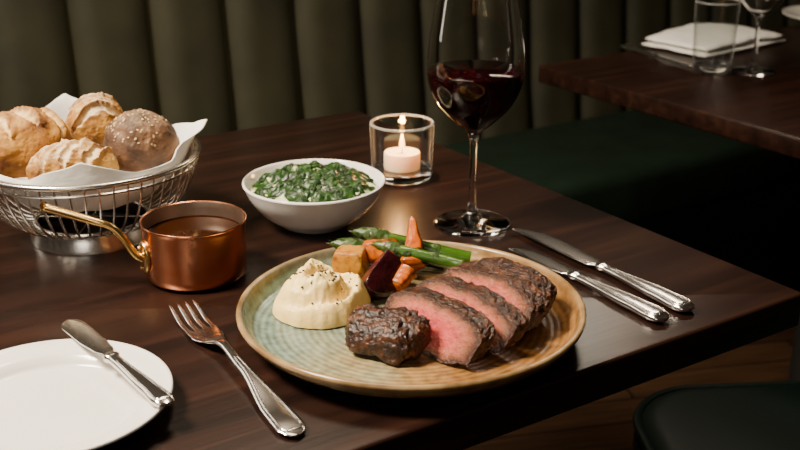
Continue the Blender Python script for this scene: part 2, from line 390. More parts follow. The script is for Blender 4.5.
# chair in the aisle
ch = thing('upholstered_chair', 'dark green leather chair standing below the right corner of the front table', 'chair', (0.530, 1.045, 0), R(4))
cz = T - 0.29
obj('seat', rslab(0.47, 0.47, cz - 0.09, cz, 0.10, 0.03, 10, 6), M['chair_green'], ch)
pip = [(x, y, cz - 0.012) for x, y in outline(0.466, 0.466, 0.10, 10)]
obj('piping', tube(pip, 0.0055, 8, True), M['chair_green'], ch)
rings = []
for z, th_ in ((cz - 0.06, 0.03), (cz + 0.05, 0.05), (cz + 0.2, 0.05), (cz + 0.33, 0.045), (cz + 0.345, 0.03), (cz + 0.35, 0.012)):
    ring = []
    for k in range(21):
        a = R(-62 + 124 * k / 20); ring.append((0.285 * math.cos(a) + (z - cz) * 0.12, 0.27 * math.sin(a), z))
    for k in range(20, -1, -1):
        a = R(-62 + 124 * k / 20); ring.append((0.285 * math.cos(a) + th_ + (z - cz) * 0.12, 0.27 * math.sin(a) * (1 + th_ * 0.8), z))
    rings.append(ring)
obj('backrest', loft(rings), M['chair_green'], ch)
for sx in (-0.17, 0.17):
    for sy in (-0.17, 0.17):
        obj('leg', tube([(sx * 1.12, sy * 1.12, 0.0), (sx, sy, cz - 0.088)], [0.011, 0.019], 12), M['chairwood'], ch)

# ------------------------------------------------------------------ dinner plate and food
pc = P(411, 307, 0.022); PX, PY = pc.x, pc.y
prof = cr2([(0.0, 0.002), (0.092, 0.002)], 1) + cr2([(0.094, 0.0), (0.102, 0.0), (0.116, 0.004), (0.131, 0.012), (0.1385, 0.020), (0.1402, 0.0235), (0.1385, 0.0258), (0.1352, 0.0245), (0.1315, 0.0165), (0.1255, 0.0105), (0.11, 0.0085), (0.06, 0.008), (0.0, 0.0078)], 5)
tag(obj('dinner_plate', lathe(prof, 128), M['stoneware'], loc=(PX, PY, T + 0.0004), sharp=60), 'large round stoneware plate glazed green and brown, holding the sliced steak', 'plate')
PF = T + 0.0092

def steak_piece(label, pos, rot, Ln, H, th, scales, shear, seed, cut=(True, True), ex=(0.60, 0.48), rough=1.0):
    t = thing('steak_slice', label, 'steak', (pos[0], pos[1], PF), rot, 'pieces of the sliced steak')
    n = 140; rings = []
    off = Vector((seed * 5.1, seed * 2.3, seed))
    base = []
    for k in range(n):
        a = 2 * math.pi * k / n
        w = 1 + 0.10 * rough * noise.noise(Vector((math.cos(a) * 1.6, math.sin(a) * 1.6, seed * 3.0)))
        x = Ln / 2 * sgn(math.cos(a), ex[0]) * w
        z = H / 2 * sgn(math.sin(a), ex[1]) * (1 + 0.16 * rough * noise.noise(Vector((x * 24, seed * 7.0, 1.3)))) * (0.84 + 0.16 * math.cos(x / Ln * 3.4))
        base.append((x, z))
    zmin = min(z for _, z in base)
    m_ = 28
    for j in range(m_ + 1):
        f = j / m_
        s = interp(scales, f); ring = []
        for x, z in base:
            zz = (z - zmin) * (0.4 + 0.6 * s)
            q = Vector((x * s, f * th, zz))
            d = Vector((x / (Ln / 2), 0, z / (H / 2))).normalized()
            k1 = (0.0011 * noise.noise(q * 75 + off) + 0.0012 * noise.noise(q * 190 + off) + 0.0010 * noise.noise(q * 430 + off)) * rough
            q += d * k1
            q.z = max(q.z, 0.0002)
            q.y += shear * q.z
            ring.append(q)
        rings.append(ring)
    for end, c in ((0, cut[0]), (m_, cut[1])):
        if not c:
            last = rings[end] if end == 0 else rings[-1]
            cen = sum(last, Vector()) / n; sg = -1 if end == 0 else 1
            extra = []
            for f in (0.97, 0.92, 0.84, 0.74, 0.6, 0.42, 0.22, 0.05):
                rr_ = []
                for p in last:
                    q = cen + (p - cen) * f + Vector((0, sg * 0.006 * (1 - f ** 3) ** 0.8, 0))
                    q.y += sg * (0.0022 * noise.noise(q * 60 + off) + 0.0014 * noise.noise(q * 200 + off)); q.z = max(q.z, 0.0002)
                    rr_.append(q)
                extra.append(rr_)
            rings = (extra[::-1] + rings) if end == 0 else (rings + extra)
    obj('crust', loft(rings, cap=not all(cut)), M['crust'], t, sharp=75)
    for side, c in ((0, cut[0]), (1, cut[1])):
        if not c: continue
        ring = rings[0] if side == 0 else rings[-1]
        cen = sum(ring, Vector()) / n
        sg = -1 if side == 0 else 1
        vs, at = [], []
        K = 16
        for i in range(K):
            f = 1 - i / K
            for p in ring:
                q = cen + (p - cen) * f
                q.y += sg * (0.0010 * (1 - f * f)) + (0.0009 * noise.noise(q * 110 + off) + 0.0005 * noise.noise(q * 320 + off) if i else 0)
                vs.append(q); at.append(f)
        vs.append(cen + Vector((0, sg * 0.0010, 0))); at.append(0.0)
        fs = []
        for i in range(K - 1):
            for k in range(n):
                k2 = (k + 1) % n
                fs.append((i * n + k, i * n + k2, (i + 1) * n + k2, (i + 1) * n + k))
        for k in range(n): fs.append(((K - 1) * n + k, (K - 1) * n + (k + 1) % n, K * n))
        obj('cut_face', (vs, fs), M['meat'], t, attr=at, sharp=80)
    return t

flat = [(0, 1.0), (1, 1.0)]
steak_piece('charred rounded end piece of steak lying nearest the mashed potato', (-0.0195, 0.7475), R(-27), 0.066, 0.032, 0.026, [(0, 0.80), (0.3, 0.94), (0.6, 1.0), (1, 1.0)], 0.30, 1, (False, True), (0.72, 0.58), 1.7)
steak_piece('pink steak slice with widest cut face, just right of the charred end piece', (0.0120, 0.7665), R(-51), 0.110, 0.030, 0.0145, flat, 0.90, 2)
steak_piece('pink steak slice second behind the charred end piece, in the middle of the row', (0.0345, 0.7880), R(-51), 0.110, 0.033, 0.0145, flat, 0.86, 3)
steak_piece('steak slice mostly showing its dark crust, just before the far end piece', (0.0550, 0.8085), R(-50), 0.104, 0.035, 0.018, flat, 0.76, 4)
steak_piece('crusted far end piece of steak closest to the two knives', (0.0735, 0.8285), R(-48), 0.090, 0.035, 0.025, [(0, 1.0), (0.4, 1.0), (0.75, 0.94), (1, 0.80)], 0.60, 5, (True, False))

# mash
mp_ = P(323, 309, 0.009)
ms = thing('mashed_potato', 'creamy mound of mashed potato with black pepper on the left of the steak plate', 'mashed potato', (mp_.x, mp_.y, PF + 0.0006))
def mash_z(r, a):
    f = min(r, 1.0)
    z = 0.033 * (1 - f ** 2.5) ** 0.62 if f < 1 else 0
    q = Vector((r * math.cos(a), r * math.sin(a), 0))
    z *= 1 + 0.28 * noise.noise(q * 1.5 + Vector((3, 1, 5)))
    e_ = min(1, (1 - f) * 3.0) * min(1, f * 3)
    ph = a + 8.5 * r + 1.8 * noise.noise(q * 1.7 + Vector((1, 7, 0)))
    s_ = math.sin(ph)
    z += e_ * (0.0050 * (s_ - 0.35 * abs(s_)) + 0.0018 * math.sin(2 * ph + 1) + 0.0026 * noise.noise(q * 6) + 0.0012 * noise.noise(q * 14))
    return max(z, 0)
def mash_p(r, a):
    rad = 0.0395 * (1 + 0.14 * noise.noise(Vector((math.cos(a) * 1.2, math.sin(a) * 1.2, 2.2))) + 0.025 * math.sin(4 * a) + 0.02 * noise.noise(Vector((math.cos(a) * 6, math.sin(a) * 6, 1))))
    return Vector((rad * r * math.cos(a), rad * r * math.sin(a), mash_z(r, a)))
NA, NR = 180, 70
vs = [mash_p(0.0001, 0)]; fs = []
for i in range(1, NR + 1):
    rr_ = (i / NR); rr_ = 1 - (1 - rr_) ** 1.6
    for k in range(NA): vs.append(mash_p(rr_, 2 * math.pi * k / NA))
for k in range(NA):
    fs.append((0, 1 + k, 1 + (k + 1) % NA))
    for i in range(NR - 1):
        a0 = 1 + i * NA; fs.append((a0 + k, a0 + (k + 1) % NA, a0 + NA + (k + 1) % NA, a0 + NA + k))
obj('mound', (vs, fs), M['mash'], ms, sharp=180)
parts = []
for i in range(120):
    r_ = abs(random.gauss(0, 0.42)); a_ = random.uniform(0, 6.283)
    if r_ > 0.9: continue
    s = random.uniform(0.0005, 0.0012)
    v, f = blob(s * random.uniform(1, 1.8), s, s * 0.7, 0.4, 2, 1, i)
    p = mash_p(r_, a_)
    parts.append(moved((v, f), Matrix.Translation(p + Vector((0, 0, 0.0003))) @ Matrix.Rotation(random.uniform(0, 3), 4, 'Z')))
o = obj('pepper_flakes', join(parts), M['pepper'], ms); o['kind'] = 'stuff'

# vegetables
def carrot_piece(label, p0, p1, r0, r1, seed, group='roasted carrot pieces', bend=0.0, cutdir=(0, -1, 0.4), hard=0.6):
    """a cut carrot stick: round skin on one side, two flatter cut faces on the other"""
    p0 = Vector(p0); p1 = Vector(p1); d = p1 - p0; ax = d.normalized()
    cd = Vector(cutdir); cd = (cd - ax * cd.dot(ax)).normalized(); sd = ax.cross(cd)
    x = d.cross(Vector((0, 1, 0.3))).normalized()
    rings = []
    for i in range(45):
        t = i / 44; t = 0.5 - 0.5 * math.cos(math.pi * t)
        p = d * t + x * bend * math.sin(t * math.pi)
        r_ = r0 + (r1 - r0) * t ** 0.9
        e_ = min(t, 1 - t)
        r_ *= min(1, math.sqrt(max(0.0, e_) / 0.08) * 0.66 + 0.34) * (1 + 0.10 * noise.noise(Vector((t * 5, seed, 0))))
        ring = []
        for k in range(44):
            a = 2 * math.pi * k / 44
            cx, cy = math.cos(a), math.sin(a)
            for pa in (0.68, -0.68):
                nx, ny = math.cos(pa), math.sin(pa)
                ex_ = cx * nx + cy * ny - 0.52
                if ex_ > 0: cx -= nx * ex_ * hard; cy -= ny * ex_ * hard
            q = p + r_ * (cx * cd + cy * sd)
            q += Vector((noise.noise(q * 130 + Vector((seed, 0, 0))), noise.noise(q * 130 + Vector((0, seed, 0))), 0)) * 0.0009
            ring.append(q)
        rings.append(ring)
    o = obj('carrot_piece', loft(rings), M['carrot'], loc=p0, sharp=60)
    tag(o, label, 'carrot', group); return o

c1 = Vector((0.0105, 0.936, T + 0.0555))
carrot_piece('tall roasted carrot piece standing upright with its pointed tip up', (0.0085, 0.900, PF + 0.012), c1, 0.0150, 0.0030, 1, bend=-0.0015, cutdir=(-0.8, -1, 0))
carrot_piece('short roasted carrot piece lying behind the beetroot, left of the upright carrot', (-0.033, 0.932, PF + 0.016), (-0.006, 0.909, PF + 0.028), 0.0130, 0.0105, 2, cutdir=(-0.2, -0.6, 1))
carrot_piece('small roasted carrot chunk in front of the upright carrot above the pink slices', (0.007, 0.884, PF + 0.018), (-0.006, 0.866, PF + 0.009), 0.0100, 0.0080, 3, cutdir=(-1, -0.3, 0.8))
v, f = blob(0.0200, 0.0180, 0.0165, 0.10, 1.6, 5, 11, e=0.85, planes=(((0, 0, 1), 0.62), ((-0.5, -1, 0.1), 0.62), ((1, -0.3, 0.2), 0.66), ((-1, 0.4, 0.2), 0.7), ((0, 0, -1), 0.8)))
tag(obj('roasted_potato', (v, f), M['potato'], loc=(-0.044, 0.912, PF + 0.0142), rotz=R(10), sharp=60), 'golden roasted potato chunk behind the mashed potato', 'potato')
v, f = blob(0.0190, 0.0260, 0.0210, 0.10, 1.5, 5, 14, e=0.95, planes=(((-0.75, -0.35, 0.75), 0.34), ((0.9, -0.3, 0.55), 0.42), ((0, 0, -1), 0.85)))
tag(obj('beetroot_wedge', (v, f), M['beet'], loc=(-0.0180, 0.872, PF + 0.0183), rotz=R(-28), sharp=60), 'dark purple roasted beetroot wedge between potato and carrots', 'beetroot')

def asparagus(label, tip, end, r, seed, sag=0.0):
    tip = Vector(tip); end = Vector(end)
    t = thing('asparagus_spear', label, 'asparagus', tip, 0, 'asparagus spears')
    pts, rad = [], []
    d = end - tip; Ln = d.length
    side = d.cross(Vector((0, 0, 1))).normalized(); up = side.cross(d.normalized()).normalized()
    def at_(s): return d * s + Vector((0, 0, -sag * math.sin(math.pi * s))) + side * 0.003 * noise.noise(Vector((s * 2, seed, 0)))
    for i in range(30):
        s = 0.2 + 0.8 * i / 29
        pts.append(at_(s)); rad.append(r * (0.95 + 0.1 * s))
    obj('stalk', tube(pts, rad, 16), M['asparagus'], t)
    def budr(f_): return r * (0.16 + 1.12 * math.sin(min(f_ * 1.35, 1.0) * math.pi / 2) - 0.24 * f_)
    pts, rad = [], []
    for i in range(30):
        s = 0.30 * i / 29
        pts.append(at_(s)); rad.append(budr(i / 29))
    obj('tip', tube(pts, rad, 16), M['asptip'], t)
    parts = []
    for i in range(26):     # overlapping scales hugging the bud, then sparse ones down the stalk
        s = 0.04 + 0.27 * i / 20 if i < 20 else 0.34 + 0.10 * (i - 20); a_ = i * 2.4
        vv = []
        for j in range(5):
            sj = s - 0.0085 / Ln * (j / 4)
            f_ = min(1, max(0, sj / 0.30))
            rj = budr(f_) + 0.0004 + 0.0007 * (j / 4) * (1 - j / 4) * 4 * 0.5 + 0.0005 * (j / 4)
            w_ = 0.66 * (1 - (j / 4) ** 1.8)
            for q_ in (-1, 0, 1):
                aa = a_ + q_ * w_
                vv.append(at_(sj) + (math.cos(aa) * side + math.sin(aa) * up) * (rj + (0.0003 if q_ == 0 else 0)))
        ff = [(j * 3 + q_, j * 3 + q_ + 1, j * 3 + q_ + 4, j * 3 + q_ + 3) for j in range(4) for q_ in range(2)]
        parts.append((vv, ff))
    obj('scale_leaves', join(parts), M['asptip'], t, sharp=60)
    return t
asparagus('asparagus spear lying lowest, its tip sticking out farthest left over the plate rim', P(331, 243, 0.033), P(445, 262, 0.016), 0.0070, 1)
asparagus('asparagus spear farthest back along the plate rim', P(353, 231, 0.040), P(470, 259, 0.0195), 0.0066, 2)
asparagus('asparagus spear lying between the two other spears', P(374, 244, 0.038), P(462, 266, 0.028), 0.0056, 3)

# ------------------------------------------------------------------ wine glasses
def wine_glass(label, loc, k=1.0, kz=1.0):
    t = thing('wine_glass', label, 'wine glass', loc)
    o_ = cr2([(0.0395, 0.0010), (0.036, 0.0032), (0.02, 0.0055), (0.009, 0.0088), (0.0050, 0.016), (0.0040, 0.030), (0.0038, 0.070), (0.0043, 0.088), (0.0075, 0.0975), (0.018, 0.1065), (0.034, 0.1225), (0.0440, 0.1405), (0.0478, 0.158), (0.0468, 0.182), (0.0432, 0.208), (0.0392, 0.232), (0.0362, 0.250)], 6)
    i_ = cr2([(0.0352, 0.250), (0.0382, 0.232), (0.0422, 0.208), (0.0458, 0.182), (0.0467, 0.158), (0.0429, 0.141), (0.0329, 0.1238), (0.0170, 0.1080), (0.006, 0.1015), (0, 0.1005)], 6)
    prof = [(0, 0.0), (0.0385, 0.0)] + o_ + i_
    prof = [(r * k, z * kz) for r, z in prof]
    obj('glass_body', lathe(prof, 96), M['glass'], t, sharp=60)
    return t, [(r * k, z * kz) for r, z in i_]
gp = P(472, 224)
t, inner = wine_glass('large stemmed wine glass half filled with dark red wine beside the steak plate', (gp.x, gp.y, T + 0.0004))
lev = 0.160
pr = sorted([(r + 0.00015 if r > 0 else 0, z - 0.0001) for r, z in inner if z < lev - 0.001], key=lambda q: q[1])
wp = [(0, pr[0][1])] + pr[1:] + [(0.04685, lev - 0.0006), (0.0463, lev), (0, lev)]
tag(obj('red_wine', lathe(wp, 96), M['wine'], loc=(gp.x, gp.y, T + 0.0004), sharp=50), 'dark red wine inside the large stemmed glass', 'wine')

# ------------------------------------------------------------------ candle
cp_ = P(402, 178)
hd = thing('candle_holder', 'clear thick-bottomed glass tumbler holding the lit candle', 'candle holder', (cp_.x, cp_.y, T + 0.0004))
obj('glass_wall', lathe([(0.0332, 0.0130), (0.0348, 0.0128), (0.0367, 0.0640), (0.0340, 0.0640), (0.0334, 0.062), (0.0320, 0.016), (0.0332, 0.0130)], 96), M['thin'], hd, sharp=50)
obj('glass_base', lathe([(0, 0), (0.0315, 0), (0.0335, 0.0015), (0.0345, 0.006), (0.0347, 0.0122), (0.0322, 0.0124), (0.028, 0.0118), (0, 0.0112)], 96), M['glass'], hd, sharp=50)
obj('rim', tube(circle(0.03535, 0.0654), 0.00135, 12, True), M['rimglass'], hd)
cd = thing('candle', 'small white burning candle inside the glass tumbler', 'candle', (cp_.x, cp_.y, T + 0.0127))
obj('wax', lathe([(0, 0), (0.0205, 0), (0.0208, 0.001), (0.0208, 0.0175), (0.0200, 0.019), (0.0185, 0.0188), (0.015, 0.0175), (0, 0.017)], 64), M['wax'], cd)
obj('wick', tube([(0, 0, 0.0165), (0.0003, 0, 0.021), (0.001, 0, 0.024)], 0.0006, 8), M['wick'], cd)
obj('flame', lathe(cr2([(0, 0.0225), (0.0021, 0.0240), (0.0031, 0.0275), (0.0025, 0.032), (0.0012, 0.037), (0, 0.041)], 5), 24), M['flame'], cd)

# ------------------------------------------------------------------ spinach bowl
bp = P(314, 183, 0.043)
prof = cr2([(0, 0.003), (0.028, 0.003)], 1) + cr2([(0.030, 0.0), (0.034, 0.0), (0.040, 0.0045), (0.053, 0.014), (0.0645, 0.028), (0.0715, 0.0425), (0.0724, 0.0448), (0.0716, 0.0462), (0.0696, 0.0452), (0.0655, 0.036), (0.055, 0.0205), (0.036, 0.0095), (0.0, 0.0075)], 5)
tag(obj('serving_bowl', lathe(prof, 112), M['porcelain'], loc=(bp.x, bp.y, T + 0.0004), sharp=60), 'round white porcelain bowl filled with creamed spinach', 'bowl')
sn = thing('creamed_spinach', 'chopped dark green spinach in cream sauce heaped in the white bowl', 'spinach', (bp.x, bp.y, T + 0.0004))
RS = 0.0640
def spz(x, y):
    r_ = math.hypot(x, y) / RS
    return 0.0370 + 0.0165 * (1 - r_ ** 2.2) + (0.0070 * noise.noise(Vector((x * 50, y * 50, 1))) + 0.0030 * noise.noise(Vector((x * 130, y * 130, 6)))) * (1 - r_ ** 6)
vs, fs = [(0, 0, spz(0, 0))], []
for i in range(1, 41):
    for k in range(120):
        a_ = 2 * math.pi * k / 120; r_ = RS * i / 40
        vs.append((r_ * math.cos(a_), r_ * math.sin(a_), spz(r_ * math.cos(a_), r_ * math.sin(a_))))
for k in range(120):
    fs.append((0, 1 + k, 1 + (k + 1) % 120))
    for i in range(39):
        a0 = 1 + i * 120; fs.append((a0 + k, a0 + (k + 1) % 120, a0 + 120 + (k + 1) % 120, a0 + 120 + k))
obj('cream_sauce', (vs, fs), M['cream'], sn, sharp=80)
parts = []
for i in range(330):
    r_ = RS * 0.93 * math.sqrt(random.random()); a_ = random.uniform(0, 6.283)
    x, y = r_ * math.cos(a_), r_ * math.sin(a_)
    if noise.noise(Vector((x * 100, y * 100, 4.0))) > 0.22: continue     # creamy gaps
    lx, ly = random.uniform(0.007, 0.015), random.uniform(0.0026, 0.0060)
    ph = random.uniform(0, 6); wr = random.uniform(0.0005, 0.0018); cv = random.uniform(-0.5, 0.5)
    vv = []
    NXl, NYl = 14, 7
    Mr = Matrix.Rotation(random.uniform(0, 6.28), 4, 'Z')
    lift = random.uniform(-0.0004, 0.0020)
    for iy in range(NYl):
        for ix in range(NXl):
            qx, qy = ix / (NXl - 1) * 2 - 1, iy / (NYl - 1) * 2 - 1
            wd = (1 - abs(qx) ** 2.2) * 0.85 + 0.10 + 0.25 * math.sin(qx * 4 + ph) + 0.18 * math.sin(qx * 9 + ph * 2)
            pl_ = Mr @ Vector((qx * lx, qy * ly * wd + cv * lx * qx * qx, 0))
            X_, Y_ = x + pl_.x, y + pl_.y
            rad_ = math.hypot(X_, Y_)
            if rad_ > RS * 0.985: X_ *= RS * 0.985 / rad_; Y_ *= RS * 0.985 / rad_
            zz = spz(X_, Y_) + lift + wr * math.sin(qx * 3.5 + ph) * math.cos(qy * 2 + ph * 1.7) + 0.0013 * (1 - qy * qy) - 0.0012 * abs(qx) ** 3
            vv.append(Vector((X_, Y_, zz)))
    ff = [(a * NXl + b_, a * NXl + b_ + 1, (a + 1) * NXl + b_ + 1, (a + 1) * NXl + b_) for a in range(NYl - 1) for b_ in range(NXl - 1)]
    parts.append((vv, ff))
o = obj('chopped_leaves', join(parts), M['spinach'], sn, sharp=180); o['kind'] = 'stuff'

# ------------------------------------------------------------------ copper pan
pp = P(197, 275)
pan = thing('saucepan', 'small copper saucepan with brass handle holding brown gravy', 'saucepan', (pp.x, pp.y, T + 0.0004))
obj('body', lathe([(0, 0.0), (0.038, 0.0), (0.0425, 0.0012), (0.0452, 0.0045), (0.0458, 0.010), (0.0462, 0.050), (0.0472, 0.0535), (0.0475, 0.0545), (0.0468, 0.0553), (0.0455, 0.0545)], 112), M['copper'], pan, sharp=60)
obj('lining', lathe([(0.0455, 0.0545), (0.0450, 0.0525), (0.0444, 0.048), (0.0438, 0.008), (0.040, 0.003), (0, 0.003)], 112), M['tin'], pan, sharp=60)
ang = R(207)
hx = Vector((math.cos(ang), math.sin(ang), 0))
end = P(45, 206, 0.075) - Vector((pp.x, pp.y, T + 0.0004))
pts = [hx * 0.0485 + Vector((0, 0, 0.026)), hx * 0.055 + Vector((0, 0, 0.031)), hx * 0.062 + Vector((-0.001, 0.001, 0.045)), hx * 0.071 + Vector((-0.003, 0.004, 0.057)), hx * 0.086 + Vector((-0.006, 0.011, 0.063)), end * 0.97 + Vector((0, 0, -0.0005)), end + Vector((0, 0, -0.001))]
path = cr(pts, 7)
rad = [interp([(0, 0.0064), (0.2, 0.0048), (0.5, 0.0042), (0.75, 0.0052), (0.95, 0.0054), (1, 0.0026)], i / (len(path) - 1)) for i in range(len(path))]
obj('handle', tube(path, rad, 16, flat=0.75), M['brass'], pan)
pl = []
for j in range(4):
    ring = []
    for k in range(40):
        a_ = 2 * math.pi * k / 40
        kk = (1, 1, 0.93, 0.80)[j]
        du = 0.0128 * math.cos(a_) * kk; dz = 0.0155 * math.sin(a_) * kk
        th_ = ang + du / 0.0465
        rr_ = 0.0461 + (0.0002, 0.0018, 0.0028, 0.0032)[j]
        ring.append((rr_ * math.cos(th_), rr_ * math.sin(th_), 0.026 + dz))
    pl.append(ring)
br_ = obj('bracket', loft(pl), M['brass'], pan, sharp=50)
for du, dz in ((-0.0080, 0.0060), (0.0080, 0.0060), (0, -0.0100)):
    th_ = ang + du / 0.0465
    v, f = blob(0.0020, 0.0020, 0.0020, 0, 1, 2)
    obj('rivet', (v, f), M['brass'], br_, loc=(0.0492 * math.cos(th_), 0.0492 * math.sin(th_), 0.026 + dz))
tag(obj('gravy', lathe([(0, 0.012), (0.043, 0.012), (0.0438, 0.0418), (0.0432, 0.0408), (0.03, 0.0404), (0, 0.0403)], 80), M['gravy'], loc=(pp.x, pp.y, T + 0.0004)), 'glossy brown gravy inside the copper saucepan', 'gravy')

# ------------------------------------------------------------------ bread basket
kp = P(94, 233)
bk = thing('bread_basket', 'round silver wire basket on a foot ring, filled with bread rolls', 'basket', (kp.x, kp.y, T + 0.0004))
RZ = 0.083; RR = 0.109
obj('rim', tube(circle(RR, RZ), 0.0026, 10, True), M['wire'], bk)
obj('upper_ring', tube(circle(RR - 0.0015, RZ - 0.0085), 0.0013, 8, True), M['wire'], bk)
obj('lower_ring', tube(circle(0.054, 0.0175), 0.0020, 8, True), M['wire'], bk)
obj('foot_ring', lathe([(0.0535, 0.0155), (0.0555, 0.0155), (0.057, 0.010), (0.0605, 0.003), (0.061, 0.0), (0.0588, 0.0), (0.0585, 0.0025), (0.055, 0.010), (0.0535, 0.0155)], 96), M['wire'], bk)
wpts = cr([(0.054, 0, 0.0165), (0.068, 0, 0.0195), (0.085, 0, 0.031), (0.0975, 0, 0.048), (0.105, 0, 0.066), (RR, 0, RZ)], 5)
w0 = obj('wire', tube(wpts, 0.0011, 8), M['wire'], bk)
NW = 52
for k in range(1, NW):
    c = w0.copy(); C.objects.link(c); c.parent = bk; c.rotation_euler = (0, 0, 2 * math.pi * k / NW)
obj('floor_wire', tube([(0.054, 0, 0.0172), (-0.054, 0, 0.0172)], 0.0010, 6), M['wire'], bk)
obj('floor_wire', tube([(0, 0.054, 0.0172), (0, -0.054, 0.0172)], 0.0010, 6), M['wire'], bk)

# liner napkin: lies down inside the basket, its pointed corners standing up out of the rim
NA, NR = 240, 64
vs, fs = [], []
def bumpf(d, c, w):
    q = abs((d - c + 180) % 360 - 180) / w
    return max(0, 1 - q)
for i in range(NR + 1):
    s = i / NR
    for k in range(NA):
        a_ = 2 * math.pi * k / NA; d = math.degrees(a_)
        up = 0.004 + 0.038 * bumpf(d, 114, 34) + 0.034 * bumpf(d, 12, 32) + 0.010 * bumpf(d, 55, 26) + 0.018 * bumpf(d, 195, 36) + 0.018 * bumpf(d, 283, 30)
        if s < 0.62:
            q = s / 0.62
            r_ = 0.0985 * q
            z_ = 0.036 + 0.046 * q ** 3.6 + 0.003 * noise.noise(Vector((r_ * math.cos(a_) * 45, r_ * math.sin(a_) * 45, 2))) * min(1, (1 - q) * 4)
            wvq = q ** 3 * 0.35
        else:
            q = (s - 0.62) / 0.38
            lean = 0.42 * bumpf(d, 12, 50) + 0.30 * bumpf(d, 112, 60) + 0.05
            r_ = 0.0985 + up * lean * q
            curl = 0.010 * bumpf(d, 12, 26) + 0.008 * bumpf(d, 112, 22)
            z_ = 0.082 + up * q - curl * q ** 4
            r_ += curl * 0.5 * q ** 3
            wvq = 0.35 + 0.65 * q
        fold = math.sin(7 * a_ + 2.2 * math.sin(2 * a_ + 0.5)) + 0.4 * math.sin(15 * a_ + 1.0)
        r_ += 0.0016 * wvq * fold - 0.0016 * wvq
        r_ += 0.005 * wvq * bumpf(d, 28, 10) - 0.005 * wvq * bumpf(d, 354, 10) + 0.004 * wvq * bumpf(d, 100, 9) - 0.004 * wvq * bumpf(d, 124, 10)
        z_ += 0.002 * wvq * noise.noise(Vector((math.cos(a_) * 4, math.sin(a_) * 4, s * 3)))
        vs.append((r_ * math.cos(a_), r_ * math.sin(a_), z_))
for i in range(NR):
    for k in range(NA):
        k2 = (k + 1) % NA
        fs.append((i * NA + k, i * NA + k2, (i + 1) * NA + k2, (i + 1) * NA + k))
lo = obj('basket_napkin', (vs, fs), M['linen'], loc=(kp.x, kp.y, T + 0.0004), sharp=80)
tag(lo, 'white linen napkin lining the wire bread basket', 'napkin')
md = lo.modifiers.new('thick', 'SOLIDIFY'); md.thickness = 0.0012; md.offset = 1

def roll(label, rel, dims, rotz, m, seed, slashes=(), tilt=(0, 0), amp=0.08, long_x=False):
    """slashes: (offset along the loaf, slope, half width) baked-open cuts across the top"""
    sc_at = []
    def fn(q, d):
        k = 0.0; lip = 0.0
        off = Vector((seed, seed * 2, 0))
        u, v_ = q.x / dims[0], q.y / dims[1]
        if long_x: u, v_ = v_, u
        jit = 0.10 * noise.noise(q * 55 + off) + 0.05 * noise.noise(q * 160 + off)
        for c_, sl, wd_ in slashes:
            ww = wd_ * max(0.0, 1 - (u / 0.85) ** 2) ** 0.5 if abs(u) < 0.85 else 0
            if ww <= 0 or d.z < 0.05: continue
            s_ = v_ - c_ - sl * u + jit
            fade = min(1, (d.z - 0.05) * 4)
            if abs(s_) < ww:
                k = max(k, (1 - (s_ / ww) ** 2) ** 0.6 * fade)
            elif abs(s_) < ww + 0.16:
                e_ = 1 - (abs(s_) - ww) / 0.16
                lip = max(lip, e_ * fade * (1.0 if s_ > 0 else 0.35))
        q = q + d * (-0.0034 * k + 0.0030 * lip * (1 if k == 0 else 0))
        sc_at.append(k * (0.75 + 0.5 * noise.noise(q * 150)))
        q = q + d * (0.0009 * noise.noise(q * 60 + off) + 0.0007 * noise.noise(q * 160 + off) + 0.0005 * noise.noise(q * 400 + off))
        return q
    v, f = blob(*dims, amp, 1.2, 6, seed, 0.75, fn)
    o = obj('bread_roll', (v, f), m, loc=(kp.x + rel[0], kp.y + rel[1], T + rel[2]), sharp=180, attr=[max(0, a) for a in sc_at])
    o.rotation_euler = (R(tilt[0]), R(tilt[1]), rotz)
    tag(o, label, 'bread', 'bread rolls in the basket')
    return o
roll('golden crusty loaf with scored top at the left end of the basket', (-0.054, -0.012, 0.094), (0.030, 0.046, 0.036), R(-58), M['bread_gold'], 3, ((-0.62, 0.35, 0.13), (-0.10, 0.35, 0.16), (0.42, 0.35, 0.13)), (0, -12), 0.07)
roll('golden scored roll on top at the back of the basket', (0.000, 0.046, 0.097), (0.030, 0.028, 0.034), R(20), M['bread_flour'], 5, ((-0.45, 0.2, 0.15), (0.25, 0.2, 0.17)), (18, 6), 0.06)
rye = roll('dark brown rye roll sprinkled with oats at the right of the basket', (0.054, 0.002, 0.092), (0.036, 0.033, 0.034), R(10), M['bread_rye'], 8, (), (0, 8), 0.07)
roll('floured oval roll at the front of the basket', (0.002, -0.052, 0.084), (0.041, 0.027, 0.026), R(12), M['bread_flour'], 12, ((-0.42, 0.3, 0.12), (0.08, 0.3, 0.13), (0.55, 0.3, 0.11)), (14, 0), 0.06, True)
vl = [v.co.copy() for v in rye.data.vertices if v.co.normalized().z > 0.25]
parts = []
for i in range(110):
    p = random.choice(vl); n_ = p.normalized()
    s = random.uniform(0.0007, 0.0014)
    v, f = blob(s * 1.5, s, 0.0004, 0.2, 2, 1, i)
    q = n_.to_track_quat('Z', 'Y').to_matrix().to_4x4()
    parts.append(moved((v, f), Matrix.Translation(p + n_ * 0.0003) @ q @ Matrix.Rotation(random.uniform(0, 3), 4, 'Z')))
o = obj('oat_flakes', join(parts), M['oats'], rye); o['kind'] = 'stuff'

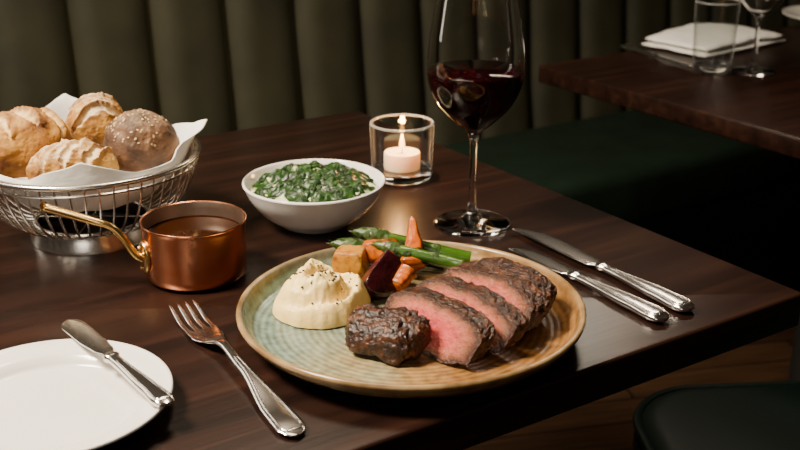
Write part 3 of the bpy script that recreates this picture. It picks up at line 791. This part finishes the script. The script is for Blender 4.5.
# ------------------------------------------------------------------ side plate
sd = P(48, 395, 0.016)
prof = cr2([(0, 0.002), (0.045, 0.002)], 1) + cr2([(0.046, 0.0), (0.051, 0.0), (0.058, 0.004), (0.072, 0.0108), (0.0845, 0.0147), (0.0858, 0.0158), (0.0852, 0.0170), (0.0836, 0.0170), (0.0800, 0.0156), (0.0690, 0.0136), (0.0640, 0.0105), (0.0600, 0.0068), (0.054, 0.0056), (0.040, 0.0054), (0, 0.0054)], 5)
tag(obj('side_plate', lathe(prof, 112), M['porcelain'], loc=(sd.x, sd.y, T + 0.0004), sharp=60), 'plain white side plate at the lower left under the butter knife', 'plate')

# ------------------------------------------------------------------ cutlery
def place(t, a, b_, z):
    d = b_ - a
    t.location = (a.x, a.y, z); t.rotation_euler = (0, 0, math.atan2(d.y, d.x))

def ridge(parent, x0, x1, wf, zf, ins=0.0022):
    """thin moulded bead running round the handle's end on its upper face"""
    pts = []
    for i in range(40):
        x = x0 + (x1 - x0) * i / 39; pts.append((x, max(0.0006, wf(x) / 2 - ins), zf(x)))
    back = [(x, -y, z) for x, y, z in pts[::-1]]
    obj('handle_bead', tube(pts + back, 0.0007, 8), M['silver'], parent, sharp=60)

def knife(label, a, b_, z, bl=0.5, wmax=0.019, hw=0.0175, hfat=0.0075, rnd=False):
    Ln = (Vector((b_.x, b_.y)) - Vector((a.x, a.y))).length
    t = thing('table_knife', label, 'knife', (0, 0, 0), 0)
    place(t, a, b_, z)
    xb = bl * Ln; st = []
    for i in range(61):
        f_ = i / 60
        if rnd:
            w_ = wmax * (1 - (1 - min(1, f_ / 0.20)) ** 2.2) ** 0.5 if f_ < 0.20 else interp([(0.2, wmax), (0.6, wmax * 0.98), (0.85, wmax * 0.8), (1, 0.009)], f_)
            w_ = max(w_, 0.0012); yc = 0
        else:
            w_ = interp([(0, 0.0015), (0.03, wmax * 0.36), (0.1, wmax * 0.66), (0.25, wmax * 0.92), (0.45, wmax), (0.8, wmax * 0.90), (0.95, wmax * 0.75), (1, 0.0095)], f_)
            yc = -(wmax / 2 - w_ / 2) * (1 - f_)
        st.append((xb * f_, yc, hfat / 2, w_, 0.0016 + 0.0014 * f_ ** 3))
    obj('blade', bar(st, 20, 0.9), M['silver'], t, sharp=60)
    wk = [(0, 0.0105), (0.05, 0.0128), (0.09, 0.0092), (0.16, 0.0096), (0.7, hw * 0.86), (0.9, hw), (0.97, hw * 0.84), (0.99, hw * 0.55), (1, hw * 0.2)]
    tk_ = [(0, 0.0055), (0.05, 0.0078), (0.09, 0.0062), (0.2, 0.0066), (0.7, hfat), (0.93, hfat * 0.95), (1, hfat * 0.35)]
    st = []
    for i in range(61):
        f_ = i / 60
        st.append((xb + 0.0003 + (Ln - xb) * f_, 0, hfat / 2, interp(wk, f_), interp(tk_, f_)))
    h = obj('handle', bar(st, 24, 0.8), M['silver'], t, sharp=60)
    g = lambda x: (x - xb) / (Ln - xb)
    ridge(h, xb + (Ln - xb) * 0.2, xb + (Ln - xb) * 0.955, lambda x: interp(wk, g(x)), lambda x: hfat / 2 + interp(tk_, g(x)) / 2 * 0.90, hw * 0.17)
    return t
knife('silver table knife farthest right, its blade pointing at the wine glass', P(521, 232), P(690, 315), T + 0.0006, 0.50, 0.022, 0.0205, 0.009)
knife('silver table knife between the steak plate and the outer knife', P(516, 252), P(665, 325), T + 0.0006, 0.40, 0.018, 0.0205, 0.009)
knife('silver butter knife lying across the white side plate', P(68, 322, 0.02), P(168, 406, 0.02), T + 0.0180, 0.45, 0.0195, 0.0160, 0.007, True)

ft = thing('dinner_fork', 'silver four-tined fork lying on the table left of the steak plate', 'fork')
fa, fb = P(181, 303, 0.008), P(298, 436, 0.003)
place(ft, fa, fb, T + 0.0006); FL = (Vector((fb.x, fb.y)) - Vector((fa.x, fa.y))).length
def fz(x):
    return interp([(0, 0.0080), (0.035, 0.0024), (0.065, 0.0040), (0.100, 0.0120), (0.135, 0.0105), (FL - 0.03, 0.0038), (FL, 0.0030)], x)
fw = [(0.050, 0.0265), (0.062, 0.0258), (0.078, 0.0180), (0.092, 0.0088), (0.105, 0.0068), (0.14, 0.0090), (FL - 0.03, 0.0205), (FL - 0.012, 0.0215), (FL - 0.004, 0.0150), (FL - 0.001, 0.008), (FL, 0.004)]
ftk = [(0.050, 0.0018), (0.07, 0.0022), (0.09, 0.0044), (0.12, 0.0046), (FL - 0.02, 0.0040), (FL, 0.0015)]
st = []
for i in range(91):
    x = 0.050 + (FL - 0.050) * i / 90
    st.append((x, 0, fz(x), interp(fw, x), interp(ftk, x)))
h = obj('handle', bar(st, 24, 0.8), M['silver'], ft, sharp=60)
ridge(h, 0.125, FL - 0.0065, lambda x: interp(fw, x), lambda x: fz(x) + interp(ftk, x) / 2 * 0.9, 0.0030)
for j in range(4):
    y_ = (j - 1.5) * 0.0073
    st = []
    for i in range(28):
        x = 0.0005 + 0.0505 * i / 27
        w_ = interp([(0, 0.0010), (0.006, 0.0026), (0.02, 0.0036), (0.043, 0.0042), (0.051, 0.0056)], x)
        st.append((x, y_ * (0.93 + 0.05 * min(1, x / 0.02)), fz(x), w_, interp([(0, 0.0009), (0.01, 0.0018), (0.05, 0.002)], x)))
    obj('tine', bar(st, 12, 0.8), M['silver'], ft, sharp=60)

# ------------------------------------------------------------------ second table setting
c = P(714, 45)
nk = thing('folded_napkin', 'folded white napkin lying on the second table behind the tumbler', 'napkin', (c.x, c.y, T + 0.0004), R(38))
def cloth_layer(lx, ly, z0, z1, seed, puff=0.0):
    nx, ny = 48, 30
    V, Fc = [], []
    def pt(i, j, up):
        fx, fy = i / nx * 2 - 1, j / ny * 2 - 1
        x = fx * lx / 2 + 0.006 * noise.noise(Vector((fy * 2.0, seed, 0)))
        y = fy * ly / 2 + 0.006 * noise.noise(Vector((fx * 2.0, seed, 5)))
        ed = (1 - abs(fx) ** 8) * (1 - abs(fy) ** 6)
        zm = (z0 + z1) / 2; hh = (z1 - z0) / 2 * max(0.03, ed) ** 0.5
        wv = 0.0028 * noise.noise(Vector((fx * 2.2, fy * 1.6, seed))) + 0.0016 * noise.noise(Vector((fx * 5, fy * 2, seed + 3)))
        return Vector((x, y, zm + (hh if up else -hh) + (wv * (z0 + z1) * 22 + puff * (1 - fx * fx) * (0.6 + 0.4 * fy) if up else wv * (z0 + z1) * 12)))
    for up in (True, False):
        o_ = len(V)
        for j in range(ny + 1):
            for i in range(nx + 1): V.append(pt(i, j, up))
        for j in range(ny):
            for i in range(nx): Fc.append((o_ + j * (nx + 1) + i, o_ + j * (nx + 1) + i + 1, o_ + (j + 1) * (nx + 1) + i + 1, o_ + (j + 1) * (nx + 1) + i))
    half = (nx + 1) * (ny + 1)
    edge = [i for i in range(nx + 1)] + [j * (nx + 1) + nx for j in range(1, ny + 1)] + [ny * (nx + 1) + i for i in range(nx - 1, -1, -1)] + [j * (nx + 1) for j in range(ny - 1, 0, -1)]
    for a, b_ in zip(edge, edge[1:] + edge[:1]): Fc.append((a, b_, half + b_, half + a))
    return V, Fc
obj('lower_fold', cloth_layer(0.232, 0.140, 0.001, 0.009, 1), M['linen'], nk, sharp=100)
obj('upper_fold', cloth_layer(0.222, 0.132, 0.0095, 0.019, 3, 0.010), M['linen'], nk, sharp=100)
tp = P(711, 73)
tm = thing('water_tumbler', 'tall clear empty water tumbler on the second table', 'glass', (tp.x, tp.y, T + 0.0004))
obj('glass_wall', lathe(cr2([(0.0288, 0.0140), (0.0302, 0.0138)], 1) + [(0.0325, 0.040), (0.0346, 0.1135), (0.0334, 0.1135), (0.0312, 0.040), (0.0284, 0.016), (0.0288, 0.0140)], 72), M['thin'], tm, sharp=50)
obj('glass_base', lathe([(0, 0), (0.024, 0), (0.0268, 0.0015), (0.0288, 0.006), (0.0301, 0.0132), (0.0284, 0.0134), (0.025, 0.0125), (0, 0.0115)], 72), M['glass'], tm, sharp=50)
obj('rim', tube(circle(0.0340, 0.1143), 0.0008, 10, True), M['rimglass'], tm)
wp2 = P(753, 72)
wine_glass('empty stemmed wine glass on the second table beside the tumbler', (wp2.x, wp2.y, T + 0.0004), 0.9, 0.92)
knife('silver knife on the second table left of the folded napkin', P(694, 70), P(622, 48), T + 0.0006, 0.5, 0.018, 0.016)
pp2 = P(838, 22)
prof = cr2([(0, 0.002), (0.06, 0.002)], 1) + cr2([(0.062, 0.0), (0.068, 0.0), (0.08, 0.004), (0.105, 0.0135), (0.107, 0.0150), (0.105, 0.0162), (0.08, 0.0075), (0.07, 0.0058), (0, 0.0052)], 4)
tag(obj('bread_plate', lathe(prof, 96), M['porcelain'], loc=(pp2.x, pp2.y, T + 0.0004), sharp=60), 'white plate cut off by the right edge of the photo on the second table', 'plate')

# ------------------------------------------------------------------ light
def area(name, loc, target, size, power, col, sizey=None, spread=None):
    l = bpy.data.lights.new(name, 'AREA'); l.energy = power; l.color = col; l.size = size
    if sizey: l.shape = 'RECTANGLE'; l.size_y = sizey
    if spread: l.spread = R(spread)
    o = bpy.data.objects.new(name, l); C.objects.link(o); o.location = loc
    o.rotation_euler = (Vector(target) - Vector(loc)).to_track_quat('-Z', 'Y').to_euler()
    return o
area('key_light', (-0.85, 0.66, 1.95), (0.05, 0.93, 0.75), 0.34, 35, (1.0, 0.85, 0.66), spread=115)
area('ceiling_light', (-0.15, 1.55, 2.3), (0.02, 1.0, 0.75), 0.35, 5, (1.0, 0.80, 0.58), spread=100)
area('window_light', (-0.6, -1.4, 2.0), (0.0, 1.0, 0.75), 0.8, 11, (1.0, 0.90, 0.78))
area('side_strip', (-1.0, 1.25, 1.25), (0.0, 0.95, 0.80), 0.14, 2.2, (1.0, 0.88, 0.72), 0.7)  # added strip giving rim highlights on glass and copper
area('knife_glint_light', (0.46, 2.10, 1.68), (0.20, 0.95, 0.76), 0.30, 0.9, (1.0, 0.84, 0.64), 0.12, spread=90)  # no real fixture: added so the knife blades have something bright to reflect
wl = tab(-0.75, 0.95, 2.1); wt = tab(-0.05, 1.33, 0.85)
area('banquette_fill', wl, wt, 0.25, 3.6, (1.0, 0.86, 0.62), spread=75)  # added fill grazing the banquette back to brighten its channels
pl_ = bpy.data.lights.new('candle_glow', 'POINT'); pl_.energy = 0.5; pl_.color = (1.0, 0.46, 0.14); pl_.shadow_soft_size = 0.004
po = bpy.data.objects.new('candle_glow', pl_); C.objects.link(po); po.location = (cp_.x, cp_.y, T + 0.0127 + 0.046)
wd_ = bpy.data.worlds.new('world'); bpy.context.scene.world = wd_; wd_.use_nodes = True
wd_.node_tree.nodes['Background'].inputs[0].default_value = (0.026, 0.019, 0.014, 1)
wd_.node_tree.nodes['Background'].inputs[1].default_value = 1.0

# ------------------------------------------------------------------ camera
cam = bpy.data.cameras.new('camera'); co = bpy.data.objects.new('camera', cam); C.objects.link(co)
co.location = (0, 0, T + 0.40); co.rotation_euler = (math.pi / 2 - PITCH, 0, 0)
cam.sensor_width = 36; cam.lens = F * 36 / 800; cam.clip_start = 0.02
cam.dof.use_dof = True; cam.dof.focus_distance = 0.93; cam.dof.aperture_fstop = 9.0
bpy.context.scene.camera = co
